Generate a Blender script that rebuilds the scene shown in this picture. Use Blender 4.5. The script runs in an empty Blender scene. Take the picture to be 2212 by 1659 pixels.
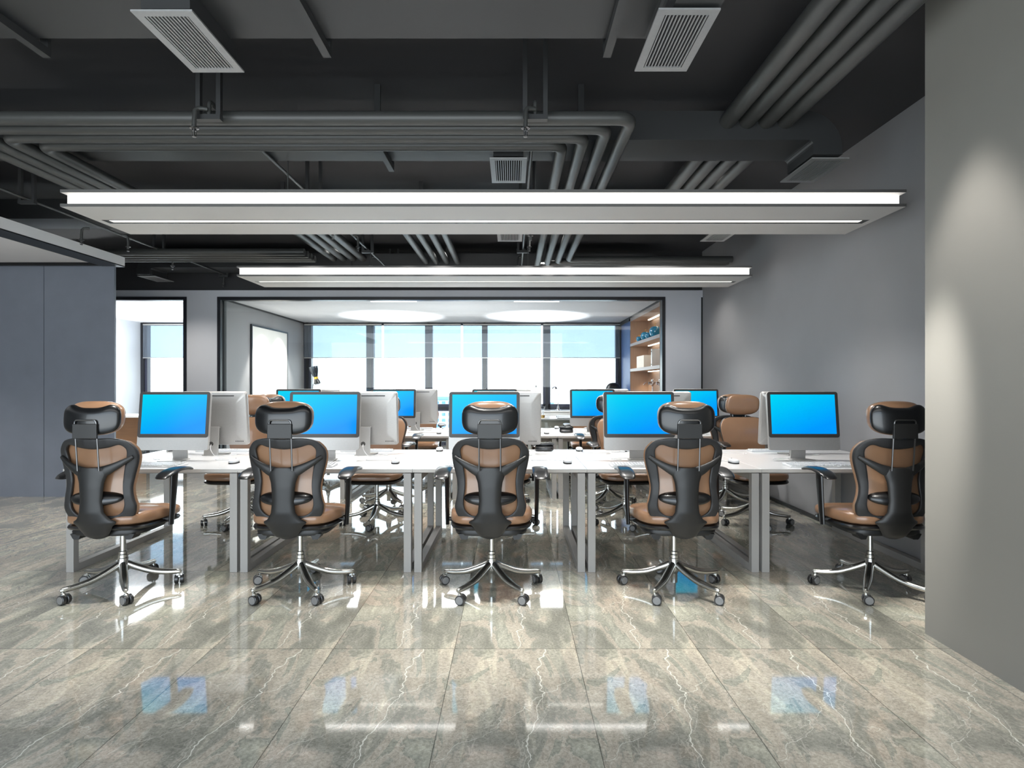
import bpy, bmesh, math, random
from mathutils import Vector, Matrix
random.seed(7)
PI = math.pi
sc = bpy.context.scene
C = sc.collection

# ------------------------------------------------------------------ camera, world, exposure, lights
F = 1250.0                                   # focal length in pixels of the 2212 px wide frame
CAM_Z = 1.307
cam = bpy.data.cameras.new('camera'); camo = bpy.data.objects.new('camera', cam); C.objects.link(camo)
cam.sensor_width = 36.0; cam.lens = 36.0 * F / 2212.0
cam.shift_y = 1.5 / 2212.0
cam.clip_start = 0.05; cam.clip_end = 1000
camo.location = (0, 0, CAM_Z); camo.rotation_euler = (PI / 2, 0, 0)
sc.camera = camo
sc.view_settings.view_transform = 'Standard'; sc.view_settings.look = 'None'
sc.view_settings.gamma = 1.0; sc.view_settings.use_curve_mapping = False
sc.view_settings.exposure = 0.0
cy = sc.cycles
cy.use_denoising = True; cy.use_adaptive_sampling = True; cy.adaptive_threshold = 0.02
cy.max_bounces = 8; cy.diffuse_bounces = 3; cy.glossy_bounces = 5; cy.transparent_max_bounces = 16; cy.transmission_bounces = 6
cy.sample_clamp_indirect = 6.0
cy.caustics_reflective = False; cy.caustics_refractive = False

world = bpy.data.worlds.new('world'); sc.world = world; world.use_nodes = True
wn = world.node_tree; wn.nodes.clear()
wo = wn.nodes.new('ShaderNodeOutputWorld'); wb = wn.nodes.new('ShaderNodeBackground')
wtc = wn.nodes.new('ShaderNodeTexCoord'); wsep = wn.nodes.new('ShaderNodeSeparateXYZ'); wr = wn.nodes.new('ShaderNodeValToRGB')
wn.links.new(wtc.outputs['Generated'], wsep.inputs[0]); wn.links.new(wsep.outputs['Z'], wr.inputs[0])
wr.color_ramp.elements[0].position = 0.0; wr.color_ramp.elements[0].color = (0.86, 0.95, 1.0, 1)
wr.color_ramp.elements[1].position = 0.6; wr.color_ramp.elements[1].color = (0.55, 0.75, 1.0, 1)
wn.links.new(wr.outputs[0], wb.inputs[0]); wn.links.new(wb.outputs[0], wo.inputs[0])
wb.inputs[1].default_value = 5.0

def light(name, kind, loc, energy, color=(1, 1, 1), rot=(0, 0, 0), **kw):
    d = bpy.data.lights.new(name, kind); d.energy = energy; d.color = color
    for k, v in kw.items(): setattr(d, k, v)
    o = bpy.data.objects.new(name, d); C.objects.link(o); o.location = loc; o.rotation_euler = rot
    return o
# added fill behind and above the camera, then unseen ceiling spots
light('front_fill_light', 'AREA', (-2.2, -1.42, 1.15), 42, (1.0, 0.985, 0.97), (PI / 2, 0, 0), shape='RECTANGLE', size=7.5, size_y=1.7)  # unseen area light added as front fill, standing in for presumed windows
light('overhead_fill_light', 'AREA', (-0.2, 1.3, 2.52), 34, (1.0, 0.97, 0.93), (0, 0, 0), shape='RECTANGLE', size=5.6, size_y=0.5)  # bare area light added overhead as fill, no lamp modelled
def down(x, y, e, size=60, z=3.3, col=(1.0, 0.95, 0.87), blend=0.8, soft=0.05, ry=0):
    light('unseen_down_spot', 'SPOT', (x, y, z), e, col, (0, ry, 0), spot_size=math.radians(size), spot_blend=blend, shadow_soft_size=soft)
for x, y, e in ((-2.15, 3.15, 210), (-0.55, 3.1, 210), (0.35, 3.15, 210), (1.3, 3.0, 150), (-3.5, 3.2, 150), (-4.9, 4.6, 110)): down(x, y, e * 2.1, 38, blend=1.0, col=(1.0, 0.98, 0.93))
W = (1.0, 0.985, 0.96)
for x in (-2.6, -1.3, -0.1, 1.0, 1.85): down(x, 5.15, 110, 72, 3.28, W)  # unseen spots added to brighten the near desks
for x in (-2.5, -1.4, -0.3, 0.8, 1.75):
    down(x, 4.62, 95, 120, 2.53, W, 0.6, 0.04); down(x, 7.2, 110, 120, 2.53, W, 0.6, 0.04)  # spots added at the pendant undersides to brighten desks and monitor backs
for x in (-3.6, -2.4, -0.9, 0.4, 1.6): down(x, 6.42, 150, 76, 3.28, W)  # unseen spots added to brighten the far bench
for x in (-2.4, -0.9, 0.4, 1.6): down(x, 7.9, 230, 80, 3.28, W)  # another added row of unseen spots behind the far bench
for x in (-4.85, -2.6, 0, 2.3): down(x, 8.0, 95 if x < -3 else 40, 125, 2.88)  # unseen spots added to brighten the back partition
for x in (-6.6, -5.6): down(x, 5.0, 130, 110, 2.65)  # unseen spots added to brighten the blue panel
down(1.86, 2.70, 150, 56, 2.98, (1.0, 0.96, 0.9), 0.55)
light('wall_downlight', 'SPOT', (1.45, 2.75, 3.04), 800, (1.0, .97, .9), (math.radians(7), math.radians(-20.5), 0), spot_size=math.radians(19), spot_blend=1.0, shadow_soft_size=.05)
for y in (5.0, 6.4, 8.0): down(2.3, y, 8, 120, 3.05, (1.0, 0.95, 0.9), 1.0)
light('unseen_up_spot', 'SPOT', (-6.3, 3.6, 0.9), 150, (1, 0.99, 0.97), (PI, 0, 0), spot_size=math.radians(140), spot_blend=0.9, shadow_soft_size=0.2)  # unseen upward spot added to brighten the soffit underside
light('unseen_up_spot', 'SPOT', (-3.2, 2.0, 0.6), 60, (1, 0.99, 0.97), (PI, math.radians(40), 0), spot_size=math.radians(60), spot_blend=1.0, shadow_soft_size=0.2)  # unseen tilted spot added as upward fill
# meeting room and side room
light('unseen_up_spot', 'SPOT', (-0.9, 10.0, 0.95), 75, (1, 0.99, 0.98), (PI, 0, 0), spot_size=math.radians(150), spot_blend=0.8, shadow_soft_size=0.3)  # wide unseen spot added to lift the meeting room ceiling
light('unseen_up_spot', 'SPOT', (-3.2, 10.4, 0.95), 40, (1, 0.99, 0.98), (PI, 0, 0), spot_size=math.radians(150), spot_blend=0.8, shadow_soft_size=0.3)  # second added spot for the same ceiling, no fitting
for x in (-2.35, 0.5):
    light('unseen_up_spot', 'SPOT', (x, 11.35, 0.9), 420, (0.95, 0.98, 1.0), (PI, 0, 0), spot_size=math.radians(66), spot_blend=0.5, shadow_soft_size=0.05)
for y in (10.3, 11.05):
    light('picture_light', 'SPOT', (-4.05, y, 2.6), 330, (1, 0.97, 0.92), (0, math.radians(10), 0), spot_size=math.radians(70), spot_blend=0.5, shadow_soft_size=0.02)
light('room_light', 'AREA', (-1.0, 10.3, 2.6), 150, (1, 1, 1), (0, 0, 0), shape='RECTANGLE', size=4.0, size_y=1.2)
light('room_light', 'AREA', (-6.2, 10.2, 2.55), 260, (1, 1, 1), (0, 0, 0), shape='RECTANGLE', size=2.4, size_y=1.2)
light('unseen_up_spot', 'SPOT', (-6.9, 10.6, 0.9), 420, (0.98, 0.99, 1.0), (PI, 0, 0), spot_size=math.radians(130), spot_blend=0.6, shadow_soft_size=0.05)  # unseen upward spot added to brighten the side room

# ------------------------------------------------------------------ materials
def lin(c):
    return tuple((v / 255 / 12.92) if v / 255 <= 0.04045 else ((v / 255 + 0.055) / 1.055) ** 2.4 for v in c)
MATS = {}
def mat(name, rgb, rough=0.5, metal=0.0, coat=0.0, var=0.06, scale=20.0, bump=0.0, spec=0.5, stretch=None, alpha=None):
    m = bpy.data.materials.new(name); m.use_nodes = True; nt = m.node_tree
    p = nt.nodes['Principled BSDF']
    tc = nt.nodes.new('ShaderNodeTexCoord'); mp = nt.nodes.new('ShaderNodeMapping'); nz = nt.nodes.new('ShaderNodeTexNoise')
    nt.links.new(tc.outputs['Object'], mp.inputs[0]); nt.links.new(mp.outputs[0], nz.inputs['Vector'])
    if stretch: mp.inputs['Scale'].default_value = stretch
    nz.inputs['Scale'].default_value = scale; nz.inputs['Detail'].default_value = 3
    mx = nt.nodes.new('ShaderNodeMix'); mx.data_type = 'RGBA'
    c = lin(rgb)
    mx.inputs['A'].default_value = (*[v * (1 - var) for v in c], 1); mx.inputs['B'].default_value = (*[min(1, v * (1 + var)) for v in c], 1)
    nt.links.new(nz.outputs['Fac'], mx.inputs['Factor']); nt.links.new(mx.outputs['Result'], p.inputs['Base Color'])
    p.inputs['Roughness'].default_value = rough; p.inputs['Metallic'].default_value = metal
    p.inputs['Coat Weight'].default_value = coat; p.inputs['Coat Roughness'].default_value = 0.06
    p.inputs['Specular IOR Level'].default_value = spec
    if bump:
        b = nt.nodes.new('ShaderNodeBump'); b.inputs['Strength'].default_value = bump; b.inputs['Distance'].default_value = 0.002
        nt.links.new(nz.outputs['Fac'], b.inputs['Height']); nt.links.new(b.outputs[0], p.inputs['Normal'])
    MATS[name] = m
    return m
def emit(name, rgb, s):
    m = bpy.data.materials.new(name); m.use_nodes = True; nt = m.node_tree; nt.nodes.clear()
    o = nt.nodes.new('ShaderNodeOutputMaterial'); e = nt.nodes.new('ShaderNodeEmission')
    e.inputs[0].default_value = (*rgb, 1); e.inputs[1].default_value = s
    nt.links.new(e.outputs[0], o.inputs[0]); MATS[name] = m
    return m
mat('ceiling_paint', (42, 42, 44), 0.75, var=0.08, scale=3)
mat('duct_paint', (43, 44, 45), 0.5, var=0.06, scale=4)
mat('pipe_paint', (58, 59, 58), 0.42, var=0.05, scale=5)
mat('wall_plaster', (144, 144, 146), 0.62, var=0.09, scale=1.6, bump=0.02)
mat('pillar_plaster', (126, 124, 119), 0.6, var=0.05, scale=2.2)
mat('partition_plaster', (192, 194, 200), 0.6, var=0.06, scale=2)
mat('fascia_plaster', (228, 228, 229), 0.7, var=0.05, scale=2)
mat('white_ceiling', (206, 206, 210), 0.8, var=0.03, scale=2)
mat('white_wall', (200, 206, 214), 0.7, var=0.04, scale=2)
mat('blue_panel', (112, 118, 130), 0.4, var=0.12, scale=4, metal=0.1, bump=0.08)
mat('black_frame', (26, 27, 32), 0.3, var=0.1)
mat('mullion', (44, 46, 62), 0.35, var=0.1)
mat('black_trim', (16, 17, 19), 0.35, var=0.1)
mat('lamp_plate', (206, 204, 201), 0.55, var=0.04, scale=3)
mat('shaded_edge', (92, 91, 90), 0.5, var=0.05)  # darker plate colour, shade painted onto the pendant front edges
mat('lamp_black', (12, 12, 12), 0.4, var=0.05)
mat('vent_metal', (158, 158, 158), 0.45, metal=0.4, var=0.08, scale=60)
mat('vent_dark', (8, 8, 9), 0.8)
mat('chrome', (196, 196, 192), 0.24, metal=1.0, var=0.03)
mat('steel_rod', (120, 120, 120), 0.3, metal=1.0, var=0.03)
mat('black_plastic', (26, 26, 26), 0.45, coat=0.04, var=0.06, scale=30)
mat('gloss_black', (11, 12, 14), 0.3, coat=0.25, var=0.05)
mat('mesh_black', (36, 36, 37), 0.55, coat=0.05, var=0.05)
mat('tan_leather', (140, 106, 80), 0.3, coat=0.4, var=0.07, scale=14, bump=0.12)
mat('aluminium', (180, 178, 175), 0.42, metal=0.55, var=0.05, scale=90)
mat('bezel', (52, 50, 48), 0.45, coat=0.1, var=0.05)
mat('wheel_rubber', (34, 34, 35), 0.35, coat=0.4)
mat('wheel_hub', (128, 128, 128), 0.4, metal=0.3)
mat('desk_white', (236, 235, 234), 0.2, coat=0.3, var=0.02, scale=6)
mat('desk_edge', (188, 184, 178), 0.5, var=0.03)
mat('leg_paint', (158, 155, 151), 0.5, var=0.03, scale=12)
mat('white_plastic', (236, 236, 236), 0.25, coat=0.3, var=0.02)
mat('dark_rubber', (20, 20, 21), 0.6)
mat('canvas', (250, 249, 244), 0.8, var=0.05, scale=3)
mat('cabinet_wood', (164, 134, 112), 0.45, var=0.16, scale=6, stretch=(9, 9, 0.8))
mat('shelf_face', (158, 146, 142), 0.45, var=0.12, scale=6, stretch=(9, 2, 0.8))
mat('apple_blue', (20, 132, 176), 0.14, coat=0.8, var=0.05)
mat('gold', (214, 164, 70), 0.2, metal=1.0)
mat('box_cream', (244, 234, 220), 0.6, var=0.03)
mat('dark_metal', (70, 76, 84), 0.2, metal=0.8)
mat('silver', (200, 200, 205), 0.15, metal=1.0)
mat('side_glass', (64, 88, 140), 0.5, coat=0.0, metal=0.0, var=0.04)
mat('oak_panel', (132, 92, 58), 0.5, var=0.2, scale=5, stretch=(1, 1, 10))
mat('teal_glass', (30, 84, 92), 0.15, coat=0.6)
mat('metal_panel', (176, 170, 158), 0.35, metal=0.4, var=0.08, scale=2)
mat('tower_blue', (120, 150, 196), 0.6, var=0.15, scale=0.4)
emit('lamp_glow', (1.0, 0.985, 0.95), 3.2)
emit('slot_glow', (1.0, 0.98, 0.9), 2.2)
emit('shelf_glow', (1.0, 0.90, 0.76), 6.0)
emit('panel_glow', (1, 1, 1), 4.0)

def floor_mat():
    m = bpy.data.materials.new('marble_floor'); m.use_nodes = True; nt = m.node_tree; N = nt.nodes; L = nt.links
    p = N['Principled BSDF']
    geo = N.new('ShaderNodeNewGeometry'); sep = N.new('ShaderNodeSeparateXYZ'); L.new(geo.outputs['Position'], sep.inputs[0])
    def mth(op, a, b=None, c=None):
        n = N.new('ShaderNodeMath'); n.operation = op
        for i, v in enumerate((a, b, c)):
            if v is None: continue
            if isinstance(v, (int, float)): n.inputs[i].default_value = v
            else: L.new(v, n.inputs[i])
        return n.outputs[0]
    us = mth('MULTIPLY_ADD', sep.outputs['X'], 1 / 0.6, 0.2835 / 0.6 + 40)
    vs = mth('MULTIPLY_ADD', sep.outputs['Y'], 1 / 1.2, -2.864 / 1.2 + 20)
    u = mth('FRACT', us); v = mth('FRACT', vs)
    row = mth('FLOOR', vs)
    comb = N.new('ShaderNodeCombineXYZ')
    L.new(mth('MULTIPLY', u, 0.6), comb.inputs[0]); L.new(mth('MULTIPLY', v, 1.2), comb.inputs[1]); L.new(mth('MULTIPLY', row, 3.7), comb.inputs[2])
    def noise(scale, detail, dist, vec=comb.outputs[0], rough=0.55):
        n = N.new('ShaderNodeTexNoise'); n.inputs['Scale'].default_value = scale; n.inputs['Detail'].default_value = detail
        n.inputs['Distortion'].default_value = dist; n.inputs['Roughness'].default_value = rough; L.new(vec, n.inputs['Vector'])
        return n.outputs['Fac']
    mp = N.new('ShaderNodeMapping'); mp.inputs['Rotation'].default_value = (0, 0, math.radians(-62)); mp.inputs['Scale'].default_value = (2.3, 1.0, 1)
    L.new(comb.outputs[0], mp.inputs[0])
    mp2 = N.new('ShaderNodeMapping'); mp2.inputs['Rotation'].default_value = (0, 0, math.radians(20)); mp2.inputs['Scale'].default_value = (1.5, .55, 1); mp2.inputs['Location'].default_value = (0.3, 0.1, 0)
    L.new(comb.outputs[0], mp2.inputs[0])
    mp3 = N.new('ShaderNodeMapping'); mp3.inputs['Rotation'].default_value = (0, 0, math.radians(35)); mp3.inputs['Scale'].default_value = (2.6, 0.5, 1)
    L.new(comb.outputs[0], mp3.inputs[0])
    def ramp(fac, stops):
        r = N.new('ShaderNodeValToRGB'); L.new(fac, r.inputs[0]); e = r.color_ramp.elements
        while len(e) < len(stops): e.new(0.5)
        for el, (pos, col) in zip(e, stops): el.position = pos; el.color = (*col, 1)
        return r.outputs[0]
    def mix(f, a, b, blend='MIX'):
        n = N.new('ShaderNodeMix'); n.data_type = 'RGBA'; n.blend_type = blend
        for k, vv in (('Factor', f), ('A', a), ('B', b)):
            if isinstance(vv, float): n.inputs[k].default_value = vv
            elif isinstance(vv, tuple): n.inputs[k].default_value = (*vv, 1)
            else: L.new(vv, n.inputs[k])
        return n.outputs['Result']
    base = ramp(noise(1.5, 8, 0.9, mp.outputs[0], 0.62), [(0.36, lin((130, 129, 119))), (0.44, lin((149, 147, 136))), (0.447, lin((164, 157, 144))), (0.53, lin((173, 166, 152))), (0.536, lin((143, 143, 132))), (0.68, lin((182, 180, 164)))])
    grit = noise(85, 4, 0.3, comb.outputs[0], 0.75)
    base = mix(0.85, base, ramp(grit, [(0.3, (0.3, 0.3, 0.3)), (0.7, (0.7, 0.7, 0.7))]), 'OVERLAY')
    streak = noise(3.4, 3, 0.8, mp3.outputs[0], 0.55)
    base = mix(0.42, base, ramp(streak, [(0.3, (0.4, 0.4, 0.4)), (0.54, (0.5, 0.5, 0.5)), (0.64, (0.86, 0.85, 0.80))]), 'OVERLAY')
    def vein(vec, scale, dist, w, centre=0.5, det=5.0):
        n = noise(scale, det, dist, vec, 0.6)
        a = mth('ABSOLUTE', mth('SUBTRACT', n, centre))
        mr = N.new('ShaderNodeMapRange'); mr.interpolation_type = 'SMOOTHSTEP'
        L.new(a, mr.inputs['Value']); mr.inputs['From Min'].default_value = 0; mr.inputs['From Max'].default_value = w
        mr.inputs['To Min'].default_value = 1; mr.inputs['To Max'].default_value = 0
        return mr.outputs[0]
    mask = ramp(noise(2.1, 2, 0, comb.outputs[0]), [(0.42, (0, 0, 0)), (0.58, (1, 1, 1))])
    xl = mth('MULTIPLY', u, 0.6); yl = mth('MULTIPLY', v, 1.2)
    n1 = noise(2.4, 2, 0); n2 = noise(9, 3, 0); n3 = noise(30, 3, 0)
    def line(a, k, b, amp1, amp2, w, amp3=0.012, swap=False):
        p_, q_ = (yl, xl) if swap else (xl, yl)
        d = mth('SUBTRACT', p_, mth('MULTIPLY_ADD', q_, k, a))
        d = mth('ADD', d, mth('MULTIPLY', mth('SUBTRACT', n1, 0.5), amp1))
        d = mth('ADD', d, mth('MULTIPLY', mth('SUBTRACT', n2, 0.5), amp2))
        d = mth('ADD', d, mth('MULTIPLY', mth('SUBTRACT', n3, 0.5), amp3))
        mr = N.new('ShaderNodeMapRange'); mr.interpolation_type = 'SMOOTHSTEP'
        L.new(mth('ABSOLUTE', d), mr.inputs['Value']); mr.inputs['From Min'].default_value = w * .25; mr.inputs['From Max'].default_value = w
        mr.inputs['To Min'].default_value = 1; mr.inputs['To Max'].default_value = 0
        return mr.outputs[0]
    A = line(.31, .139, 0, .28, .10, .0034)
    B_ = line(.30, 1.15, 0, .5, .16, .0030, .02, True)
    Cc = line(.95, -.8, 0, .6, .22, .0026, .02, True)
    D_ = line(.18, .45, 0, .5, .12, .0022, .015)
    v2 = vein(mp.outputs[0], 1.1, 0.8, 0.006, 0.47)
    v3 = vein(mp2.outputs[0], 3.0, 1.2, 0.006, 0.52)
    dk = vein(mp.outputs[0], 2.2, 0.6, 0.010, 0.56)
    col = mix(mth('MULTIPLY', mth('MULTIPLY', dk, mask), 0.4), base, lin((92, 90, 84)))
    col = mix(mth('MULTIPLY', mth('MULTIPLY', v3, mask), 0.3), col, lin((206, 202, 190)))
    col = mix(mth('MULTIPLY', v2, 0.3), col, lin((200, 196, 184)))
    col = mix(mth('MULTIPLY', D_, 0.35), col, lin((215, 212, 200)))
    col = mix(mth('MULTIPLY', B_, 0.55), col, lin((222, 220, 208)))
    col = mix(mth('MULTIPLY', Cc, 0.4), col, lin((222, 220, 208)))
    col = mix(mth('MULTIPLY', A, 0.7), col, lin((232, 230, 218)))
    du = mth('MINIMUM', u, mth('SUBTRACT', 1.0, u)); dv = mth('MINIMUM', v, mth('SUBTRACT', 1.0, v))
    ju = mth('LESS_THAN', du, 0.0016 / 0.6); jv = mth('LESS_THAN', dv, 0.0016 / 1.2)
    j = mth('MAXIMUM', ju, jv)
    col = mix(mth('MULTIPLY', j, 0.75), col, lin((58, 56, 50)))
    L.new(col, p.inputs['Base Color'])
    p.inputs['Roughness'].default_value = 0.05; p.inputs['IOR'].default_value = 2.1
    p.inputs['Coat Weight'].default_value = 0.35; p.inputs['Coat Roughness'].default_value = 0.03; p.inputs['Coat IOR'].default_value = 1.6
    MATS['marble_floor'] = m
floor_mat()
def screen_mat():
    m = bpy.data.materials.new('screen'); m.use_nodes = True; nt = m.node_tree; N = nt.nodes; L = nt.links; N.clear()
    tc = N.new('ShaderNodeTexCoord'); mp = N.new('ShaderNodeMapping'); gr = N.new('ShaderNodeTexGradient')
    L.new(tc.outputs['Generated'], mp.inputs[0])
    sp = N.new('ShaderNodeSeparateXYZ'); L.new(mp.outputs[0], sp.inputs[0])
    a = N.new('ShaderNodeMath'); a.operation = 'MULTIPLY_ADD'; L.new(sp.outputs['X'], a.inputs[0]); a.inputs[1].default_value = 0.38
    b = N.new('ShaderNodeMath'); b.operation = 'MULTIPLY_ADD'; L.new(sp.outputs['Z'], b.inputs[0]); b.inputs[1].default_value = -0.62; b.inputs[2].default_value = 0.62
    L.new(b.outputs[0], a.inputs[2])
    r = N.new('ShaderNodeValToRGB'); L.new(a.outputs[0], r.inputs[0])
    e = r.color_ramp.elements; e.new(0.5)
    for el, (pos, c) in zip(e, ((0.0, (0, 218, 246)), (0.5, (0, 180, 250)), (0.8, (0, 155, 255)))): el.position = pos; el.color = (*lin(c), 1)
    em = N.new('ShaderNodeEmission'); L.new(r.outputs[0], em.inputs[0]); em.inputs[1].default_value = 1.0
    gl = N.new('ShaderNodeBsdfGlossy'); gl.inputs['Roughness'].default_value = 0.15; gl.inputs[0].default_value = (0.008, 0.008, 0.008, 1)
    ad = N.new('ShaderNodeAddShader'); L.new(em.outputs[0], ad.inputs[0]); L.new(gl.outputs[0], ad.inputs[1])
    o = N.new('ShaderNodeOutputMaterial'); L.new(ad.outputs[0], o.inputs[0]); MATS['screen'] = m
screen_mat()
def glass_mat():
    m = bpy.data.materials.new('clear_glass'); m.use_nodes = True; nt = m.node_tree; N = nt.nodes; L = nt.links; N.clear()
    t = N.new('ShaderNodeBsdfTransparent'); t.inputs[0].default_value = (0.97, 0.985, 0.98, 1)
    g = N.new('ShaderNodeBsdfGlossy'); g.inputs['Roughness'].default_value = 0.02
    fr = N.new('ShaderNodeFresnel'); fr.inputs[0].default_value = 1.35
    mx = N.new('ShaderNodeMixShader'); L.new(fr.outputs[0], mx.inputs[0]); L.new(t.outputs[0], mx.inputs[1]); L.new(g.outputs[0], mx.inputs[2])
    o = N.new('ShaderNodeOutputMaterial'); L.new(mx.outputs[0], o.inputs[0]); MATS['clear_glass'] = m
    m = bpy.data.materials.new('blind_fabric'); m.use_nodes = True; nt = m.node_tree; N = nt.nodes; L = nt.links; N.clear()
    tc = N.new('ShaderNodeTexCoord'); nz = N.new('ShaderNodeTexNoise'); nz.inputs['Scale'].default_value = 1.2; L.new(tc.outputs['Object'], nz.inputs['Vector'])
    cr = N.new('ShaderNodeValToRGB'); L.new(nz.outputs['Fac'], cr.inputs[0])
    cr.color_ramp.elements[0].color = (0.53, 0.60, 0.68, 1); cr.color_ramp.elements[1].color = (0.56, 0.64, 0.69, 1)
    t = N.new('ShaderNodeBsdfTransparent'); L.new(cr.outputs[0], t.inputs[0])
    d = N.new('ShaderNodeBsdfDiffuse'); d.inputs[0].default_value = (0.36, 0.40, 0.46, 1)
    mx = N.new('ShaderNodeMixShader'); mx.inputs[0].default_value = 0.25; L.new(t.outputs[0], mx.inputs[1]); L.new(d.outputs[0], mx.inputs[2])
    o = N.new('ShaderNodeOutputMaterial'); L.new(mx.outputs[0], o.inputs[0]); MATS['blind_fabric'] = m
    m = bpy.data.materials.new('tower_facade'); m.use_nodes = True; nt = m.node_tree; N = nt.nodes; L = nt.links
    p = N['Principled BSDF']; tc = N.new('ShaderNodeTexCoord'); mp = N.new('ShaderNodeMapping'); mp.inputs['Rotation'].default_value = (PI / 2, 0, 0)
    br = N.new('ShaderNodeTexBrick'); L.new(tc.outputs['Object'], mp.inputs[0]); L.new(mp.outputs[0], br.inputs['Vector'])
    br.offset = 0; br.inputs['Scale'].default_value = 1.0; br.inputs['Brick Width'].default_value = 0.9; br.inputs['Row Height'].default_value = 0.8; br.inputs['Mortar Size'].default_value = 0.2
    br.inputs['Color1'].default_value = (*lin((70, 110, 170)), 1); br.inputs['Color2'].default_value = (*lin((90, 130, 190)), 1); br.inputs['Mortar'].default_value = (*lin((170, 185, 205)), 1)
    L.new(br.outputs[0], p.inputs['Base Color']); MATS['tower_facade'] = m
glass_mat()
M = MATS

# ------------------------------------------------------------------ mesh helpers
class MB:
    def __init__(s): s.v = []; s.f = []; s.m = []; s.mats = []
    def mi(s, name):
        if name not in s.mats: s.mats.append(name)
        return s.mats.index(name)
    def add(s, vs, fs, mname):
        k = len(s.v); s.v += [tuple(v) for v in vs]; i = s.mi(mname)
        for f in fs: s.f.append([k + a for a in f]); s.m.append(i)
        return s
    def box(s, x0, x1, y0, y1, z0, z1, m):
        vs = [(x, y, z) for x in (x0, x1) for y in (y0, y1) for z in (z0, z1)]
        return s.add(vs, [(0, 1, 3, 2), (4, 6, 7, 5), (0, 4, 5, 1), (2, 3, 7, 6), (0, 2, 6, 4), (1, 5, 7, 3)], m)
    def rings(s, rings, m, cap=True, closed=False):
        n = len(rings[0]); vs = [p for r in rings for p in r]; fs = []
        R = len(rings)
        for i in range(R if closed else R - 1):
            a = i * n; b = ((i + 1) % R) * n
            for j in range(n):
                k = (j + 1) % n
                fs.append((a + j, a + k, b + k, b + j))
        if cap and not closed:
            fs.append(tuple(range(n))[::-1]); fs.append(tuple(range((R - 1) * n, R * n)))
        return s.add(vs, fs, m)
    def tube(s, pts, rad, m, n=10, flat=1.0, up=None, cap=True, closed=False):
        P = [Vector(p) for p in pts]; rs = rad if isinstance(rad, (list, tuple)) else [rad] * len(P)
        out = []; prev = None; K = len(P)
        for i, p in enumerate(P):
            a = P[(i - 1) % K] if (closed or i > 0) else P[0]; b = P[(i + 1) % K] if (closed or i < K - 1) else P[-1]
            t = (b - a).normalized()
            ref = Vector(up) if up else (prev if prev is not None else (Vector((0, 0, 1)) if abs(t.z) < 0.9 else Vector((1, 0, 0))))
            u = ref - t * ref.dot(t)
            if u.length < 1e-5: u = Vector((1, 0, 0)) - t * t.x
            u.normalize(); w = t.cross(u); prev = u
            r = rs[i]; ra, rb = (r if isinstance(r, tuple) else (r * flat, r))
            out.append([p + u * math.cos(q) * ra + w * math.sin(q) * rb for q in [2 * PI * k / n for k in range(n)]])
        return s.rings(out, m, cap, closed)
    def lathe(s, prof, m, c=(0, 0, 0), n=20, axis='z'):
        rr = []
        for r, z in prof:
            ring = []
            for k in range(n):
                q = 2 * PI * k / n; x, y = r * math.cos(q), r * math.sin(q)
                if axis == 'z': ring.append((c[0] + x, c[1] + y, c[2] + z))
                elif axis == 'x': ring.append((c[0] + z, c[1] + x, c[2] + y))
                else: ring.append((c[0] + y, c[1] + z, c[2] + x))
            rr.append(ring)
        return s.rings(rr, m)
    def superell(s, c, a, e1, e2, m, nu=20, nv=12, warp=None):
        def sp(v, e): return math.copysign(abs(v) ** e, v)
        rr = []
        for i in range(nv + 1):
            ph = -PI / 2 + PI * i / nv; ph = max(-PI / 2 + 0.02, min(PI / 2 - 0.02, ph)); ring = []
            for k in range(nu):
                th = 2 * PI * k / nu
                x = a[0] * sp(math.cos(ph), e1) * sp(math.cos(th), e2); y = a[1] * sp(math.cos(ph), e1) * sp(math.sin(th), e2); z = a[2] * sp(math.sin(ph), e1)
                if warp: x, y, z = warp(x, y, z)
                ring.append((c[0] + x, c[1] + y, c[2] + z))
            rr.append(ring)
        return s.rings(rr, m)
    def extrude_poly(s, poly, lo, hi, m, plane='xz'):
        n = len(poly)
        def P(a, b, c): return {'xz': (a, c, b), 'xy': (a, b, c), 'yz': (c, a, b)}[plane]
        vs = [P(a, b, lo) for a, b in poly] + [P(a, b, hi) for a, b in poly]
        fs = [tuple(range(n)), tuple(range(n, 2 * n))[::-1]] + [(i, n + i, n + (i + 1) % n, (i + 1) % n) for i in range(n)]
        return s.add(vs, fs, m)
    def build(s, name, parent=None, smooth=False, bevel=0, sub=0, loc=None):
        me = bpy.data.meshes.new(name); me.from_pydata(s.v, [], s.f)
        for n in s.mats: me.materials.append(M[n])
        for p, i in zip(me.polygons, s.m): p.material_index = i
        bm = bmesh.new(); bm.from_mesh(me); bmesh.ops.recalc_face_normals(bm, faces=bm.faces)
        if bevel:
            bmesh.ops.bevel(bm, geom=list(bm.edges), offset=bevel, segments=2, affect='EDGES', profile=0.5)
        bm.to_mesh(me); bm.free()
        if smooth:
            for p in me.polygons: p.use_smooth = True
            try: me.set_sharp_from_angle(angle=math.radians(40))
            except Exception: pass
        o = bpy.data.objects.new(name, me); C.objects.link(o)
        if parent: o.parent = parent
        if loc: o.location = loc
        if sub:
            md = o.modifiers.new('sub', 'SUBSURF'); md.levels = sub; md.render_levels = sub
        return o
def tag(o, label=None, cat=None, group=None, kind=None):
    if label: o['label'] = label
    if cat: o['category'] = cat
    if group: o['group'] = group
    if kind: o['kind'] = kind
    return o
def thing(name, label, cat, loc=(0, 0, 0), rz=0, group=None):
    o = bpy.data.objects.new(name, None); C.objects.link(o); o.location = loc; o.rotation_euler = (0, 0, rz); o.empty_display_size = 0.1
    return tag(o, label, cat, group)
def struct(name, mb, **kw): return tag(mb.build(name, **kw), kind='structure')
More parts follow.
